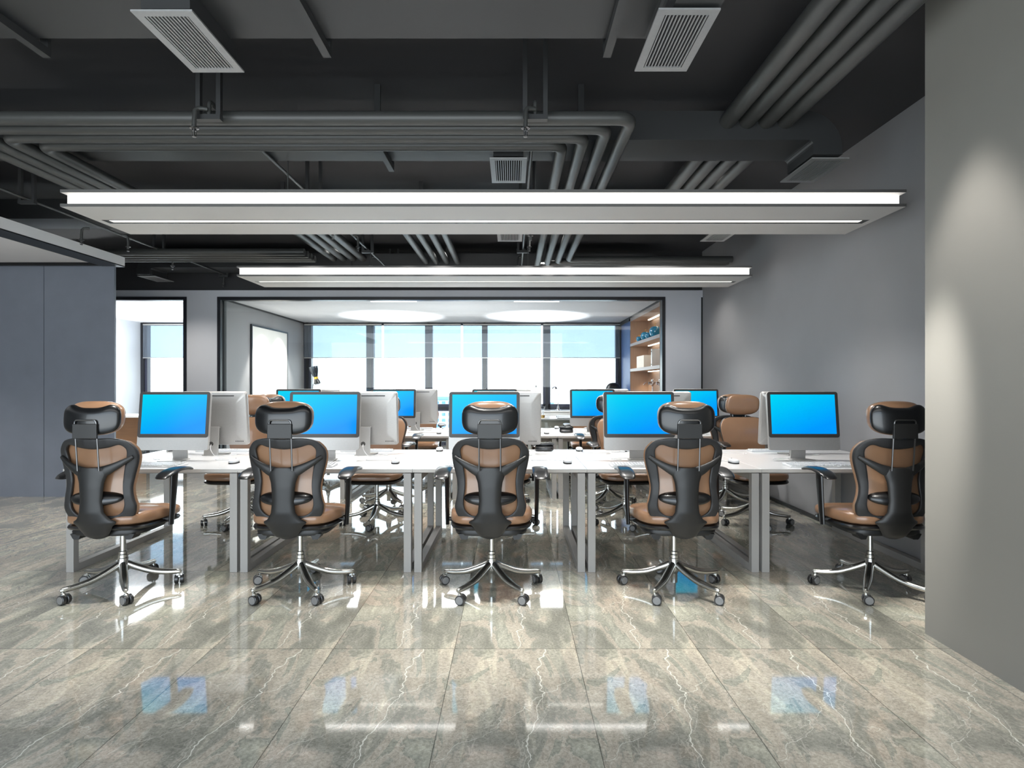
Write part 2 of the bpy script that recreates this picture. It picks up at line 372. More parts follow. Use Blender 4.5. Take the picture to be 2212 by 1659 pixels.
def dup(root, loc, rz, label, group=None):
    def cp(o, par):
        c = o.copy(); C.objects.link(c)
        if par: c.parent = par
        for ch in KIDS.get(o.name, []): cp(ch, c)
        return c
    r = cp(root, None); r.location = loc; r.rotation_euler = (0, 0, rz); r['label'] = label
    if group: r['group'] = group
    return r
KIDS = {}
def index_kids():
    KIDS.clear()
    for o in bpy.data.objects:
        if o.parent: KIDS.setdefault(o.parent.name, []).append(o)

# ------------------------------------------------------------------ setting
YW = 8.95
struct('floor', MB().box(-9, 3.2, -1.5, 12.5, -0.1, 0, 'marble_floor'))
struct('ceiling', MB().box(-9, 3.2, -1.5, YW + 0.15, 3.37, 3.47, 'ceiling_paint'))
struct('wall_right', MB().box(2.95, 3.1, 3.042, YW + 0.1, 0.0, 3.37, 'wall_plaster'))
struct('wall_right_front', MB().box(2.171, 3.1, -1.5, 3.042, 0.0, 3.37, 'pillar_plaster'))
struct('wall_rear', MB().box(-9, -6.1, -1.6, -1.5, 0, 3.37, 'pillar_plaster').box(1.7, 3.1, -1.6, -1.5, 0, 3.37, 'pillar_plaster').box(-6.1, 1.7, -1.6, -1.5, 3.05, 3.37, 'pillar_plaster'))
struct('wall_left', MB().box(-9.1, -9, -1.5, 12.5, 0, 3.37, 'wall_plaster'))
struct('baseboard_right', MB().box(2.93, 2.95, 3.042, YW, 0, 0.035, 'black_trim'))
# blue grey partition screen on the left with its lowered soffit
b = MB().box(-7.6, -5.463, 6.75, 6.78, 0, 2.69, 'blue_panel').box(-5.457, -4.64, 6.75, 6.78, 0, 2.69, 'blue_panel').box(-5.463, -5.457, 6.765, 6.78, 0, 2.69, 'black_trim')
struct('wall_left_partition', b)
b = MB().box(-9, -4.56, -1.5, 6.76, 2.725, 2.80, 'white_ceiling')
struct('ceiling_soffit', b)
b = MB().box(-4.58, -4.55, -1.5, 6.80, 2.70, 2.802, 'fascia_plaster'); struct('trim_1', b)
b = MB().box(-4.78, -4.55, -1.5, 6.80, 2.688, 2.70, 'black_trim').box(-9, -4.6, 6.70, 6.80, 2.69, 2.722, 'black_trim'); struct('trim_2', b)
# back partition with two framed openings
def rect_wall(mb, x0, x1, z0, z1, m='partition_plaster', y0=YW, y1=YW + 0.1): mb.box(x0, x1, y0, y1, z0, z1, m)
b = MB()
rect_wall(b, -9, 2.95, 2.66, 2.768); rect_wall(b, -5.03, -4.555, 0, 2.66); rect_wall(b, 2.36, 2.925, 0, 2.66)
struct('wall_back', b)
struct('trim_3', MB().box(2.925, 2.95, YW + .005, YW + .05, 0, 2.66, 'black_trim'))
struct('wall_back_upper', MB().box(-9, 3.1, YW + 0.03, YW + 0.13, 2.768, 3.37, 'ceiling_paint'))
def frame(name, x0, x1, top, w=0.05):
    mb = MB().box(x0, x1, YW - 0.012, YW + 0.11, top - w, top, 'black_frame').box(x0, x0 + w, YW - 0.012, YW + 0.11, 0, top - w, 'black_frame').box(x1 - w, x1, YW - 0.012, YW + 0.11, 0, top - w, 'black_frame').box(x0 + w, x1 - w, YW - 0.012, YW + 0.11, 0, 0.06, 'black_frame')
    o = struct(name, mb)
    tag(MB().box(x0 + w, x1 - w, YW + 0.04, YW + 0.05, 0.06, top - w, 'clear_glass').build('pane', parent=o), label='clear glass pane')
    return o
frame('window_1', -4.555, 2.37, 2.665)
frame('window_2', -8.6, -5.03, 2.665)
# meeting room and left room shell
struct('ceiling_meeting_room', MB().box(-9, 2.95, YW + 0.1, 12.5, 2.64, 2.72, 'white_ceiling'))
struct('wall_left_meeting_room', MB().box(-4.54, -4.47, YW + 0.11, 12.5, 0, 2.63, 'wall_plaster'))
struct('trim_4', MB().box(-4.47, -4.45, YW + 0.11, 12.44, 2.615, 2.64, 'black_trim').box(2.31, 2.33, YW + .11, 12.44, 2.615, 2.64, 'black_trim'))
struct('wall_left_side_room', MB().box(-8.05, -7.97, YW + 0.1, 12.5, 0, 2.64, 'white_wall'))
struct('wall_right_meeting_room', MB().box(2.75, 2.85, YW + 0.1, 12.5, 0, 2.64, 'wall_plaster'))
# window wall
ZT0, ZT1 = 0.74, 0.89
def wx(px, Y=12.44): return (px - 1106) * Y / F
mulls = [(657, 672), (791, 807), (918, 934), (1041, 1053), (1173, 1189), (1330, 1346), (300, 318)]
b = MB()
for a, c in mulls:
    x0, x1 = wx(a), wx(c); w = x1 - x0
    b.box(x0, x1, 12.44, 12.56, 0, 2.64, 'mullion').box(x0 + w * .3, x1 - w * .3, 12.41, 12.44, 0, 2.64, 'black_frame')
b.box(-7.97, 2.75, 12.44, 12.55, ZT0, ZT1, 'mullion').box(-7.97, 2.75, 12.44, 12.5, 0, 0.08, 'mullion').box(-7.97, 2.75, 12.44, 12.52, 2.58, 2.64, 'mullion').box(-7.97, 2.75, 12.42, 12.44, ZT0 + .06, ZT0 + .08, 'black_frame')
w3 = struct('window_3', b)
tag(MB().box(-7.9, 2.7, 12.5, 12.506, 0.05, 2.6, 'clear_glass').build('pane', parent=w3), label='clear glass pane')
b = MB().box(2.335, 2.36, 11.44, 12.44, 0, 2.6, 'side_glass').box(2.31, 2.335, 12.36, 12.44, 0, 2.6, 'black_frame').box(2.31, 2.335, 11.42, 12.44, 0.80, 0.88, 'black_frame').box(2.31, 2.335, 11.42, 12.44, 2.56, 2.62, 'black_frame')
struct('window_4', b)
# roller blinds
edges = [(657, 825), (829, 996), (1000, 1169), (1173, 1347)]
bname = ['leftmost of four', 'second of four from left', 'third of four from left', 'rightmost of four, beside the wooden shelves']
def blind(x0, x1, label, grp=None):
    t = thing('roller_blind', label, 'blind', ((x0 + x1) / 2, 12.38, 1.88), 0, grp); h = (x1 - x0) / 2
    MB().box(-h, h, -0.003, 0.003, 0.01, 0.70, 'blind_fabric').build('fabric', t)
    MB().tube([(-h, 0, 0.715), (h, 0, 0.715)], 0.018, 'aluminium', n=12).build('roller', t, smooth=True)
    MB().box(-h, h, -0.008, 0.008, -0.008, 0.01, 'aluminium').build('bottom_bar', t)
    for s in (-1, 1): MB().box(s * h - .006, s * h + .006, -0.02, 0.03, 0.70, 0.745, 'black_frame').build('bracket', t)
for (a, c), n in zip(edges, bname): blind(wx(a, 12.38), wx(c, 12.38), 'pale blue half lowered roller blind, ' + n, 'roller blinds of the window wall')
blind(wx(309, 12.38), -4.6, 'pale translucent roller blind in the bright room seen through the left opening')

# city towers beyond the windows
for i, (x0, x1, y, zt, lab) in enumerate(((-14.5, -7.6, 80, -0.9, 'pale blue office tower with a window grid, left of the middle window post'), (5.4, 7.4, 95, -2.2, 'small pale blue tower low on the horizon right of the fourth window post'), (-9.4, -8.2, 70, -6.2, 'white gridded tower standing in front of the larger blue tower'))):
    d = 8
    t = tag(MB().box(x0, x1, y, y + d, -60, zt, 'tower_facade').build('office_tower'), lab, 'building')
    MB().box(x0 + .3 * (x1 - x0), x1 - .2 * (x1 - x0), y + 1, y + 4, zt, zt + 0.5, 'tower_blue').build('roof_block', t)

# ------------------------------------------------------------------ linear pendant lamps
def pendant(Y, label):
    t = thing('pendant_lamp', label, 'lamp', (0, Y, 2.544), 0, 'long linear pendant lamps over the desk benches')
    x0, x1, D = -3.138, 2.739, 0.74
    # lower plate with a slot
    s0, s1, sx0, sx1 = 0.323, 0.431, -3.09 + 0.0, 2.69
    b = MB().box(x0, x1, 0, s0, 0, 0.02, 'lamp_plate').box(x0, x1, s1, D, 0, 0.02, 'lamp_plate').box(x0, sx0, s0, s1, 0, 0.02, 'lamp_plate').box(sx1, x1, s0, s1, 0, 0.02, 'lamp_plate')
    b.build('lower_plate', t)
    MB().box(x0, x1, 0, D, 0.099, 0.119, 'lamp_plate').build('upper_plate', t)
    MB().box(x0, x1, -.003, 0, 0, 0.02, 'shaded_edge').box(x0, x1, -.003, 0, 0.099, 0.119, 'shaded_edge').build('shaded_edge', t)  # thin dark strips stand in for shade on the front edges
    MB().box(x0 + .004, x1 - .01, 0.06, 0.075, 0.02, 0.099, 'lamp_glow').build('light_strip', t)
    MB().box(x0 + .004, x1 - .01, D - .075, D - .06, 0.02, 0.099, 'lamp_glow').build('light_strip', t)
    MB().box(x0 + .004, x1 - .01, 0.075, D - 0.075, 0.021, 0.099, 'lamp_black').build('housing', t)
    b = MB().box(sx0, sx1, s0, s0 + .022, .002, .016, 'lamp_black').box(sx0, sx1, s1 - .022, s1, .002, .016, 'lamp_black').box(sx0, sx0 + .04, s0 + .022, s1 - .022, .002, .016, 'lamp_black').box(sx1 - .04, sx1, s0 + .022, s1 - .022, .002, .016, 'lamp_black')
    b.build('slot_trim', t)
    MB().box(sx0 + .04, sx1 - .04, s0 + .022, s1 - .022, 0.006, 0.018, 'slot_glow').build('light_slot', t)
    for x in (-1.70, 0.19 if Y > 5 else .178): MB().tube([(x, .37, .119), (x, .37, .826)], 0.004, 'pipe_paint', n=6).lathe([(0.02, .119), (0.02, .13), (.004, .135)], 'pipe_paint', (x, .37, 0), 10).build('suspension_rod', t)
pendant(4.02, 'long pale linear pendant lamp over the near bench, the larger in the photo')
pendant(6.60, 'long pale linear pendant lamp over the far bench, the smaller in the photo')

# ------------------------------------------------------------------ ducts, vents, pipes, sprinklers
DZ0, DZ1 = 3.0, 3.2
def arc(cx, cz, r, a0, a1, n=10): return [(cx + r * math.cos(math.radians(a0 + (a1 - a0) * i / n)), cz + r * math.sin(math.radians(a0 + (a1 - a0) * i / n))) for i in range(n + 1)]
def duct(Y0, Y1, xl, xr, label, left=False):
    right = [(xr - .26, DZ1)] + arc(xr - .26, DZ1 - .26, .26, 90, 0)[1:] + [(xr, 2.90), (xr - .2, 2.90), (xr - .2, 2.965)] + arc(xr - .235, 2.965, .035, 0, 90, 4)[1:]
    if left:
        lft = [(xl + .235, DZ0)] + arc(xl + .235, 2.965, .035, 90, 180, 4)[1:] + [(xl + .2, 2.9), (xl, 2.9)] + arc(xl + .26, DZ1 - .26, .26, 180, 90)
    else: lft = [(xl, DZ0), (xl, DZ1)]
    o = MB().extrude_poly(right + lft, Y0, Y1, 'duct_paint').build('air_duct'); tag(o, label, 'duct', 'rectangular ceiling ducts'); return o
duct(2.35, 2.83, -6.5, 0.88, 'dark flat rectangular air duct nearest the camera, at the top edge of the photo')
duct(4.0, 4.38, -6.5, 2.285, 'dark rectangular air duct bending down beside the right wall, behind the row of four pipes')
duct(5.9, 6.28, -6.5, 2.3, 'dark rectangular air duct mostly hidden above the larger pendant lamp')
duct(8.35, 8.75, -5.42, 2.24, 'dark rectangular air duct farthest back, above the smaller pendant lamp', True)
def vent(x0, x1, y0, y1, label, neck=True):
    if neck is not True and neck < .05: neck = .0165; y0 += 0
    t = thing('air_vent', label, 'vent', ((x0 + x1) / 2, (y0 + y1) / 2, 2.882), 0, 'louvred ceiling air vents')
    w, d = (x1 - x0) / 2, (y1 - y0) / 2; e = 0.036
    MB().box(-w, w, -d, -d + e, 0, .008, 'vent_metal').box(-w, w, d - e, d, 0, .008, 'vent_metal').box(-w, -w + e, -d + e, d - e, 0, .008, 'vent_metal').box(w - e, w, -d + e, d - e, 0, .008, 'vent_metal').build('frame', t)
    n = 12; sp = (2 * w - 2 * e) / n; b = MB()
    for i in range(n):
        xc = -w + e + sp * (i + .5) + sp * .0
        MB().box(xc - sp * .2, xc + sp * .2, -d + e, d - e, 0.001, 0.009, 'vent_metal').build('louvre', t)
    MB().box(-w + e * .7, w - e * .7, -d + e * .7, d - e * .7, .0095, .0102, 'vent_dark').build('backing', t)
    if neck: MB().box(-w + .025, w - .025, -d + .03, d - .03, min(.030, (.116 if neck is True else neck) - .006), .116 if neck is True else neck, 'duct_paint').build('neck', t)
vent(-1.61, -1.35, 2.44, 2.92, 'large louvred grey air vent at the top left of the photo', .116)
vent(.616, .877, 2.43, 2.91, 'large louvred grey air vent at the top right of the photo', .016)
vent(-.156, .105, 4.03, 4.52, 'louvred vent in the middle just above the larger pendant lamp', .114)
vent(2.09, 2.35, 4.03, 4.51, 'louvred vent under the duct bend beside the right wall, above the larger lamp', .016)
vent(-.156, .11, 5.9, 6.37, 'louvred vent in the middle, just below the larger pendant lamp')
vent(2.07, 2.33, 5.9, 6.37, 'louvred vent near the right wall, just below the larger pendant lamp', .016)
vent(-5.44, -5.18, 8.4, 8.87, 'small distant vent under the duct bend at the left, above the bright room', .016)

def pipe_path(pts, r_bend=0.09):
    P = [Vector(p) for p in pts]; out = [P[0]]
    for i in range(1, len(P) - 1):
        a = (P[i - 1] - P[i]).normalized(); c = (P[i + 1] - P[i]).normalized()
        p0 = P[i] + a * r_bend; p2 = P[i] + c * r_bend
        for k in range(7):
            q = k / 6; out.append((1 - q) ** 2 * p0 + 2 * q * (1 - q) * P[i] + q * q * p2)
    out.append(P[-1]); return out
def pipe(pts, r, label, grp, bend=.09, mt='pipe_paint'):
    o = MB().tube(pipe_path(pts, bend), r, mt, n=16).build('ceiling_pipe', smooth=True)
    return tag(o, label, 'pipe', grp)
ordn = ['first', 'second', 'third', 'fourth']
for k in range(4):
    Yk = 3.525 + .13 * k; Xr = .73 - .13 * k; Xl = -3.58 + .13 * k
    pts = [(Xl, 8.3 - .0, 2.93), (Xl, Yk, 2.93), (Xr, Yk, 2.93), (Xr, 7.49 + .13 * k, 2.93), (2.85, 7.49 + .13 * k, 2.93)]
    pts[0] = (Xl, 5.85, 2.93)
    pipe(pts, .041, 'dark grey pipe across the ceiling bending back at both ends, %s from the camera' % ordn[k], 'long row of four bending ceiling pipes')
for k in range(4):
    X = 1.49 + .133 * k
    pipe([(X, -0.5, 3.13), (X, 3.999, 3.13)], .056, 'thick dark pipe at the upper right running into the duct, %s from left' % ordn[k], 'thick pipes at the upper right')
    pipe([(X, 4.381, 3.13), (X, 5.89, 3.13)], .056, 'dark pipe behind the second duct at upper right, %s from left' % ordn[k], 'thick pipes behind the second duct')
    X = -2.57 + .14 * k
    pipe([(X, 6.281, 3.13), (X, 8.349, 3.13)], .05, 'dark pipe seen left of centre between the two lamps, %s from left' % ordn[k], 'pipes left of centre between the lamps')
    X = -1.24 + .15 * k
    pipe([(X, 6.3, 3.08), (X, 8.35, 3.08)], .042, 'dark pipe near the middle between the two lamps, %s from left' % ordn[k], 'pipes near the middle between the lamps')
    pipe([(-7.5, 7.17 + .13 * k, 2.95), (-2.57 - .0 * k, 7.17 + .13 * k, 2.95)], .043, 'dark horizontal pipe right of the blue partition between the lamps, %s from the camera' % ordn[k], 'horizontal pipes on the left between the lamps')
# sprinkler lines
lines = [(-4.38, 'left'), (-1.79, 'left of centre'), (.137, 'near the middle')]
for (X, nm) in lines:
    o = MB()
    pts = [(X, 3.42, 2.90), (X, 3.42, 2.985), (X, 8.88, 2.985)]
    o.tube(pipe_path(pts, .03), .012, 'pipe_paint', n=10)
    tag(o.build('sprinkler_pipe', smooth=True), 'thin dark sprinkler pipe running away under the ceiling, the one %s' % nm, 'pipe', 'thin sprinkler pipes')
def hanger(x, y, label):
    b = MB(); zb = 2.868 if y < 3.5 else 2.941
    for s in (-1, 1): b.box(x + s * .06 - .013, x + s * .06 + .013, y - .015, y + .015, zb + .03, 3.37, 'duct_paint')
    b.box(x - .073, x + .073, y - .02, y + .02, zb, zb + .03, 'duct_paint')
    tag(b.build('pipe_hanger'), label, 'hanger', 'U shaped hangers of the sprinkler pipes')
pos = [(3.42, 'above the long row of pipes'), (5.23, 'behind the larger lamp'), (7.18, 'between the two lamps'), (8.79, 'close to the back partition')]
for X, nm in lines:
    for y, pn in pos:
        if X < -4 and y < 4: continue
        hanger(X, y, 'dark U hanger on the sprinkler pipe %s, %s' % (nm, pn))
spr0 = None
for X, nm in lines:
    for i, y in enumerate((3.40, 6.0, 6.48, 7.6, 8.93)):
        if X < -4 and y < 4: continue
        lab = 'small chrome sprinkler head on the pipe %s, %s' % (nm, ['above the long row of pipes', 'just below the larger lamp', 'second below the larger lamp', 'above the smaller lamp', 'close to the back partition'][i])
        s = -1 if (i != 2 and not (i == 1 and X > 0)) else 1
        if spr0 is None:
            spr0 = thing('sprinkler', lab, 'sprinkler', (X, y, 2.925), 0, 'ceiling sprinkler heads')
            path = [(0, 0, 0), (-.02, -.01, .0), (-.045, -.02, -.003), (-.056, -.03, -.02), (-.058, -.035, -.08), (-.058, -.035, -.12)]
            MB().tube(path, .0125, 'pipe_paint', n=10).build('branch', spr0, smooth=True)
            MB().lathe([(.008, -.115), (.026, -.123), (.026, -.128), (.012, -.133), (.012, -.143)], 'steel_rod', (-.058, -.035, 0), 16).build('collar', spr0, smooth=True)
            hb = MB()
            for q in range(4):
                a = q * PI / 2 + .4
                hb.tube([(-.058 + .013 * math.cos(a), -.035 + .013 * math.sin(a), -.141), (-.058 + .01 * math.cos(a), -.035 + .01 * math.sin(a), -.175)], .0022, 'steel_rod', n=6)
            hb.lathe([(.004, -.141), (.004, -.17), (.012, -.173), (.012, -.177), (.003, -.179)], 'steel_rod', (-.058, -.035, 0), 12).build('spray_head', spr0, smooth=True)
            index_kids()
        else: dup(spr0, (X, y, 2.925 if y < 3.5 else 2.985), 0 if s < 0 else PI, lab)
# duct hangers
dn = ['nearest duct', 'second duct', 'third duct', 'farthest duct']
for di, (y0, y1) in enumerate(((2.33, 2.9), (3.97, 4.45), (5.87, 6.3), (8.33, 8.77))):
    for X, xn in ((-2.33, 'left'), (-.925, 'left of centre'), (.475, 'right of centre')):
        b = MB().box(X - .02, X + .02, y0, y1, 2.945, 2.985, 'duct_paint')
        b.box(X - .02, X + .02, y0, y0 + .02, 2.985, 3.37, 'duct_paint').box(X - .02, X + .02, y1 - .02, y1, 2.985, 3.05 if di == 0 else 3.37, 'duct_paint')
        if di == 1 and X < -2: continue
        tag(b.build('duct_hanger'), 'dark steel hanger bar under the %s, the one %s' % (dn[di], xn), 'hanger', 'hanger bars under the air ducts')

# ------------------------------------------------------------------ desks
bnd = [-3.1155 + 1.2117 * i for i in range(6)]
pn = ['far left', 'second from the left', 'middle', 'second from the right', 'far right']
BY = [4.014, 6.60]
bn = ['near bench', 'far bench']
def make_desk(w, label):
    t = thing('office_desk', label, 'desk', (0, 0, 0), 0, 'white double desks joined in benches')
    MB().box(0.0015, w - .0015, 0, 1.21, .698, .722, 'desk_white').build('tabletop', t, bevel=.0015)
    MB().box(.0015, w - .0015, -.0012, 0, .698, .7205, 'desk_edge').build('edge_band', t)
    for s in (0, 1):
        x0 = .0105 if s == 0 else w - .0625; x1 = x0 + .052
        b = MB().box(x0, x1, .015, .065, .0, .690, 'leg_paint').box(x0, x1, 1.145, 1.195, 0, .690, 'leg_paint').box(x0, x1, .065, 1.145, 0, .05, 'leg_paint').box(x0, x1, .065, 1.145, .64, .690, 'leg_paint')
        b.box(x0 + .005, x1 - .005, .03, 1.18, .690, .698, 'dark_rubber')
        b.build('leg_frame', t, bevel=.0015)
    MB().box(.0625, w - .0625, .59, .62, .60, .69, 'leg_paint').build('cable_tray', t)
    return t
desk0 = None
for bi in range(2):
    for i in range(5):
        lab = 'white double desk with grey frame legs, %s of the %s' % (pn[i], bn[bi])
        if desk0 is None: desk0 = make_desk(1.2117, lab); desk0.location = (bnd[0], BY[0], 0); index_kids()
        else: dup(desk0, (bnd[i], BY[bi], 0), 0, lab)

# ------------------------------------------------------------------ office chair
def cr(pts, per=6, closed=False):
    out = []; n = len(pts)
    rng = range(n) if closed else range(n - 1)
    for i in rng:
        p0 = pts[(i - 1) % n] if (closed or i > 0) else pts[0]; p1 = pts[i]; p2 = pts[(i + 1) % n]; p3 = pts[(i + 2) % n] if (closed or i < n - 2) else pts[-1]
        for k in range(per):
            t = k / per
            out.append(tuple(.5 * (2 * b + (c - a) * t + (2 * a - 5 * b + 4 * c - d) * t * t + (-a + 3 * b - 3 * c + d) * t ** 3) for a, b, c, d in zip(p0, p1, p2, p3)))
    if not closed: out.append(tuple(pts[-1]))
    return out
def interp(tab, z):
    for (z0, a), (z1, b_) in zip(tab, tab[1:]):
        if z0 <= z <= z1: return a + (b_ - a) * (z - z0) / (z1 - z0)
    return tab[0][1] if z < tab[0][0] else tab[-1][1]
def back_y(x, z):
    s = interp([(.38, -.19), (.46, -.215), (.56, -.245), (.64, -.25), (.74, -.24), (.86, -.25), (.95, -.27), (1.0, -.285)], z)
    return s + 0.95 * x * x
def make_chair(label):
    t = thing('office_chair', label, 'chair', (0, 0, 0), 0, 'tan and black office chairs')
    # star base
    hub = MB().lathe([(.0, .045), (.021, .045), (.021, .10), (.026, .11), (.036, .125), (.038, .165), (.03, .185), (.03, .20), (.024, .205)], 'chrome', n=24)
    hub.build('hub', t, smooth=True)
    MB().lathe([(.027, .203), (.027, .222), (.023, .226), (.023, .243), (.0165, .246), (.0165, .42)], 'chrome', n=20).build('gas_lift', t, smooth=True)
    for k in range(5):
        a = PI / 2 + k * 2 * PI / 5; dx, dy = math.cos(a), math.sin(a)
        prof = cr([(.022, .160, .032, .024), (.09, .130, .029, .026), (.17, .100, .028, .027), (.25, .086, .025, .022), (.315, .082, .021, .017), (.332, .080, .012, .010)], 4)
        MB().tube([(dx * r, dy * r, z) for r, z, _, _ in prof], [(h * .72, w * .9) for _, _, h, w in prof], 'chrome', n=14, up=(0, 0, 1)).build('leg', t, smooth=True)
        cs = MB().lathe([(.0075, .0), (.0075, .022), (.011, .024), (.011, .03)], 'chrome', (dx * .318, dy * .318, .050), 12)
        sa = a + random.uniform(-1.2, 1.2); wx_, wy_ = math.cos(sa), math.sin(sa)
        cx_, cy_ = dx * .318, dy * .318
        cs.tube([(cx_, cy_, .056), (cx_ - wy_ * .012, cy_ + wx_ * .012, .052), (cx_ - wy_ * .02, cy_ + wx_ * .02, .038)], [(.013, .017), (.013, .016), (.010, .010)], 'chrome', n=10)
        co = cs.build('caster', t, smooth=True)
        for s in (-1, 1):
            ax = Vector((wx_, wy_, 0)); c0 = Vector((cx_, cy_, .029)) + ax * s * .016 + Vector((-wy_, wx_, 0)) * .012
            wm = MB()
            rings = []
            for off, r in ((-.011, .026), (-.0085, .029), (.0085, .029), (.011, .026)):
                rings.append([c0 + ax * off + Vector((-wy_, wx_, 0)) * math.cos(q) * r + Vector((0, 0, 1)) * math.sin(q) * r for q in [2 * PI * j / 20 for j in range(20)]])
            wm.rings(rings, 'wheel_rubber')
            out = s * .0115
            rr = [[c0 + ax * (out + e) + Vector((-wy_, wx_, 0)) * math.cos(q) * r + Vector((0, 0, 1)) * math.sin(q) * r for q in [2 * PI * j / 20 for j in range(20)]] for e, r in ((0, .0225), (s * .0012, .0215))]
            wm.rings(rr, 'wheel_hub')
            wm.build('wheel', co, smooth=True)
    # seat
    def tilt(x, y, z): return x, y, z - .05 * y
    def cush(x, y, z):
        z2 = z + .012 * math.exp(-((y + .07) / .11) ** 2) * (1 if z > 0 else 0) - (.012 * math.exp(-((y - .11) / .05) ** 2) if z > 0 else 0)
        z2 -= .3 * max(0, y - .17) ** 2 * 4
        w = 1 - .12 * max(0, (-y - .05)) / .2
        return x * w, y, z2 - .05 * y
    MB().superell((0, .02, .480), (.262, .255, .045), .55, .42, 'tan_leather', 40, 16, cush).build('seat_cushion', t, smooth=True)
    MB().superell((0, .02, .430), (.262, .257, .020), .5, .42, 'gloss_black', 40, 10, lambda x, y, z: (x * (1 - .12 * max(0, (-y - .05)) / .2), y, z - .05 * y - .3 * max(0, y - .17) ** 2 * 2)).build('seat_pan', t, smooth=True)
    mb = MB().superell((0, -.02, .408), (.225, .19, .028), .5, .5, 'black_plastic', 28, 10)
    for s in (-1, 1):
        mb.extrude_poly([(s * .13, .40), (s * .195, .40), (s * .18, .372), (s * .172, .366), (s * .145, .366), (s * .14, .372)], -.19, -.11, 'black_plastic')
    mb.lathe([(.04, .385), (.05, .42)], 'black_plastic', n=16)
    mb.build('tilt_mechanism', t, smooth=True, bevel=0)
    # back frame ring
    outer = [(0, .986), (.103, .990), (.179, .974), (.222, .930), (.233, .887), (.226, .828), (.205, .743), (.198, .683), (.207, .615), (.216, .573), (.204, .522), (.165, .478), (.09, .456), (0, .450)]
    inner = [(0, .922), (.085, .932), (.142, .948), (.172, .930), (.179, .900), (.165, .828), (.152, .743), (.152, .683), (.160, .615), (.158, .573), (.144, .542), (.108, .520), (.05, .520), (0, .522)]
    def full(h): return h + [(-x, z) for x, z in h[-2:0:-1]]
    O = cr(full(outer), 4, True); I = cr(full(inner), 4, True)
    rings = []
    for (xo, zo), (xi, zi) in zip(O, I):
        r = []
        for q in range(14):
            a = 2 * PI * q / 14; cx, cz = (xo + xi) / 2, (zo + zi) / 2
            f = math.copysign(abs(math.cos(a)) ** .42, math.cos(a)); g = math.copysign(abs(math.sin(a)) ** .7, math.sin(a))
            x = cx + (xo - xi) / 2 * f; z = cz + (zo - zi) / 2 * f
            r.append((x, back_y(x, z) + .013 * g, z))
        rings.append(r)
    MB().rings(rings, 'mesh_black', closed=True).build('back_frame', t, smooth=True)
    # tan back cushion
    wt = sorted([(z, x) for x, z in cr(outer, 4)[2:-2]]); 
    zs = [.462 + (.985 - .462) * i / 26 for i in range(27)]; rr = []
    for i, z in enumerate(zs):
        w = interp(wt, z) + .002
        if i == 0: w *= .8
        if i == 26: w = max(w * .85, .12)
        th = .011 * math.sin(PI * min(1, max(.08, i / 26 * .92 + .04))) + .008
        ring = []
        for k in range(24):
            a = 2 * PI * k / 24; f = math.copysign(abs(math.cos(a)) ** .7, math.cos(a)); g = math.copysign(abs(math.sin(a)) ** .6, math.sin(a))
            x = w * f; ring.append((x, back_y(x, z) + .026 + th * g, z))
        rr.append(ring)
    MB().rings(rr, 'tan_leather').build('back_cushion', t, smooth=True)
    # spine
    wz = [(.381, .03), (.394, .064), (.437, .092), (.46, .104), (.480, .128), (.492, .125), (.505, .10), (.547, .073), (.615, .065), (.69, .069), (.73, .074), (.76, .085), (.79, .095), (.806, .085), (.815, .06)]
    rr = []
    for i in range(40):
        z = .381 + (.815 - .381) * i / 39; w = interp(wz, z)
        y0 = interp([(.38, -.215), (.40, -.238), (.43, -.25), (.48, -.268), (.55, -.285), (.70, -.285), (.815, -.278)], z)
        ring = []
        for k in range(20):
            a = 2 * PI * k / 20; f = math.copysign(abs(math.cos(a)) ** .8, math.cos(a)); g = math.sin(a)
            ring.append((w * f, y0 + .022 * g + 1.1 * (w * f) ** 2, z))
        rr.append(ring)
    sp = MB().rings(rr, 'black_plastic')
    sp.superell((0, -.16, .405), (.06, .09, .022), .6, .6, 'black_plastic', 20, 10)
    for s in (-1, 1):
        pts = cr([(s * .03, -.283, .782, .034), (s * .075, -.277, .795, .031), (s * .125, -.267, .819, .023), (s * .175, -.25, .848, .017), (s * .212, -.228, .873, .012)], 5)
        sp.tube([p[:3] for p in pts], [(p[3], .011) for p in pts], 'black_plastic', n=12, up=(0, 0, 1))
    sp.build('spine', t, smooth=True)
    # lumbar pad
    MB().superell((0, -.250, .628), (.158, .038, .036), .9, .9, 'gloss_black', 32, 14, lambda x, y, z: (x, y + .9 * x * x, z + .5 * y)).build('lumbar_pad', t, smooth=True)
    # headrest
    hs = thing_part = MB().superell((0, -.298, 1.108), (.168, .026, .096), .64, .7, 'gloss_black', 44, 24, lambda x, y, z: (x, y + 1.0 * x * x + 2.2 * max(0, z - .02) ** 2 + .06 * z, z - (.030 * math.exp(-(x / .10) ** 4) * (max(0, z) / .09) ** 1.5)))
    hso = hs.build('headrest_shell', t, smooth=True)
    MB().superell((0, -.262, 1.108), (.165, .044, .101), .68, .58, 'tan_leather', 36, 16, lambda x, y, z: (x, y + .9 * x * x + .2 * z, z)).build('headrest_cushion', t, smooth=True)
    loop = pipe_path([(-.063, -.305, .80), (-.063, -.330, 1.10), (.063, -.330, 1.10), (.063, -.305, .80)], .02)
    MB().tube(loop, .0048, 'steel_rod', n=8).build('headrest_rods', t, smooth=True)
    MB().box(-.071, .071, -.338, -.322, .992, 1.078, 'black_plastic').build('headrest_bracket', t, bevel=.003)
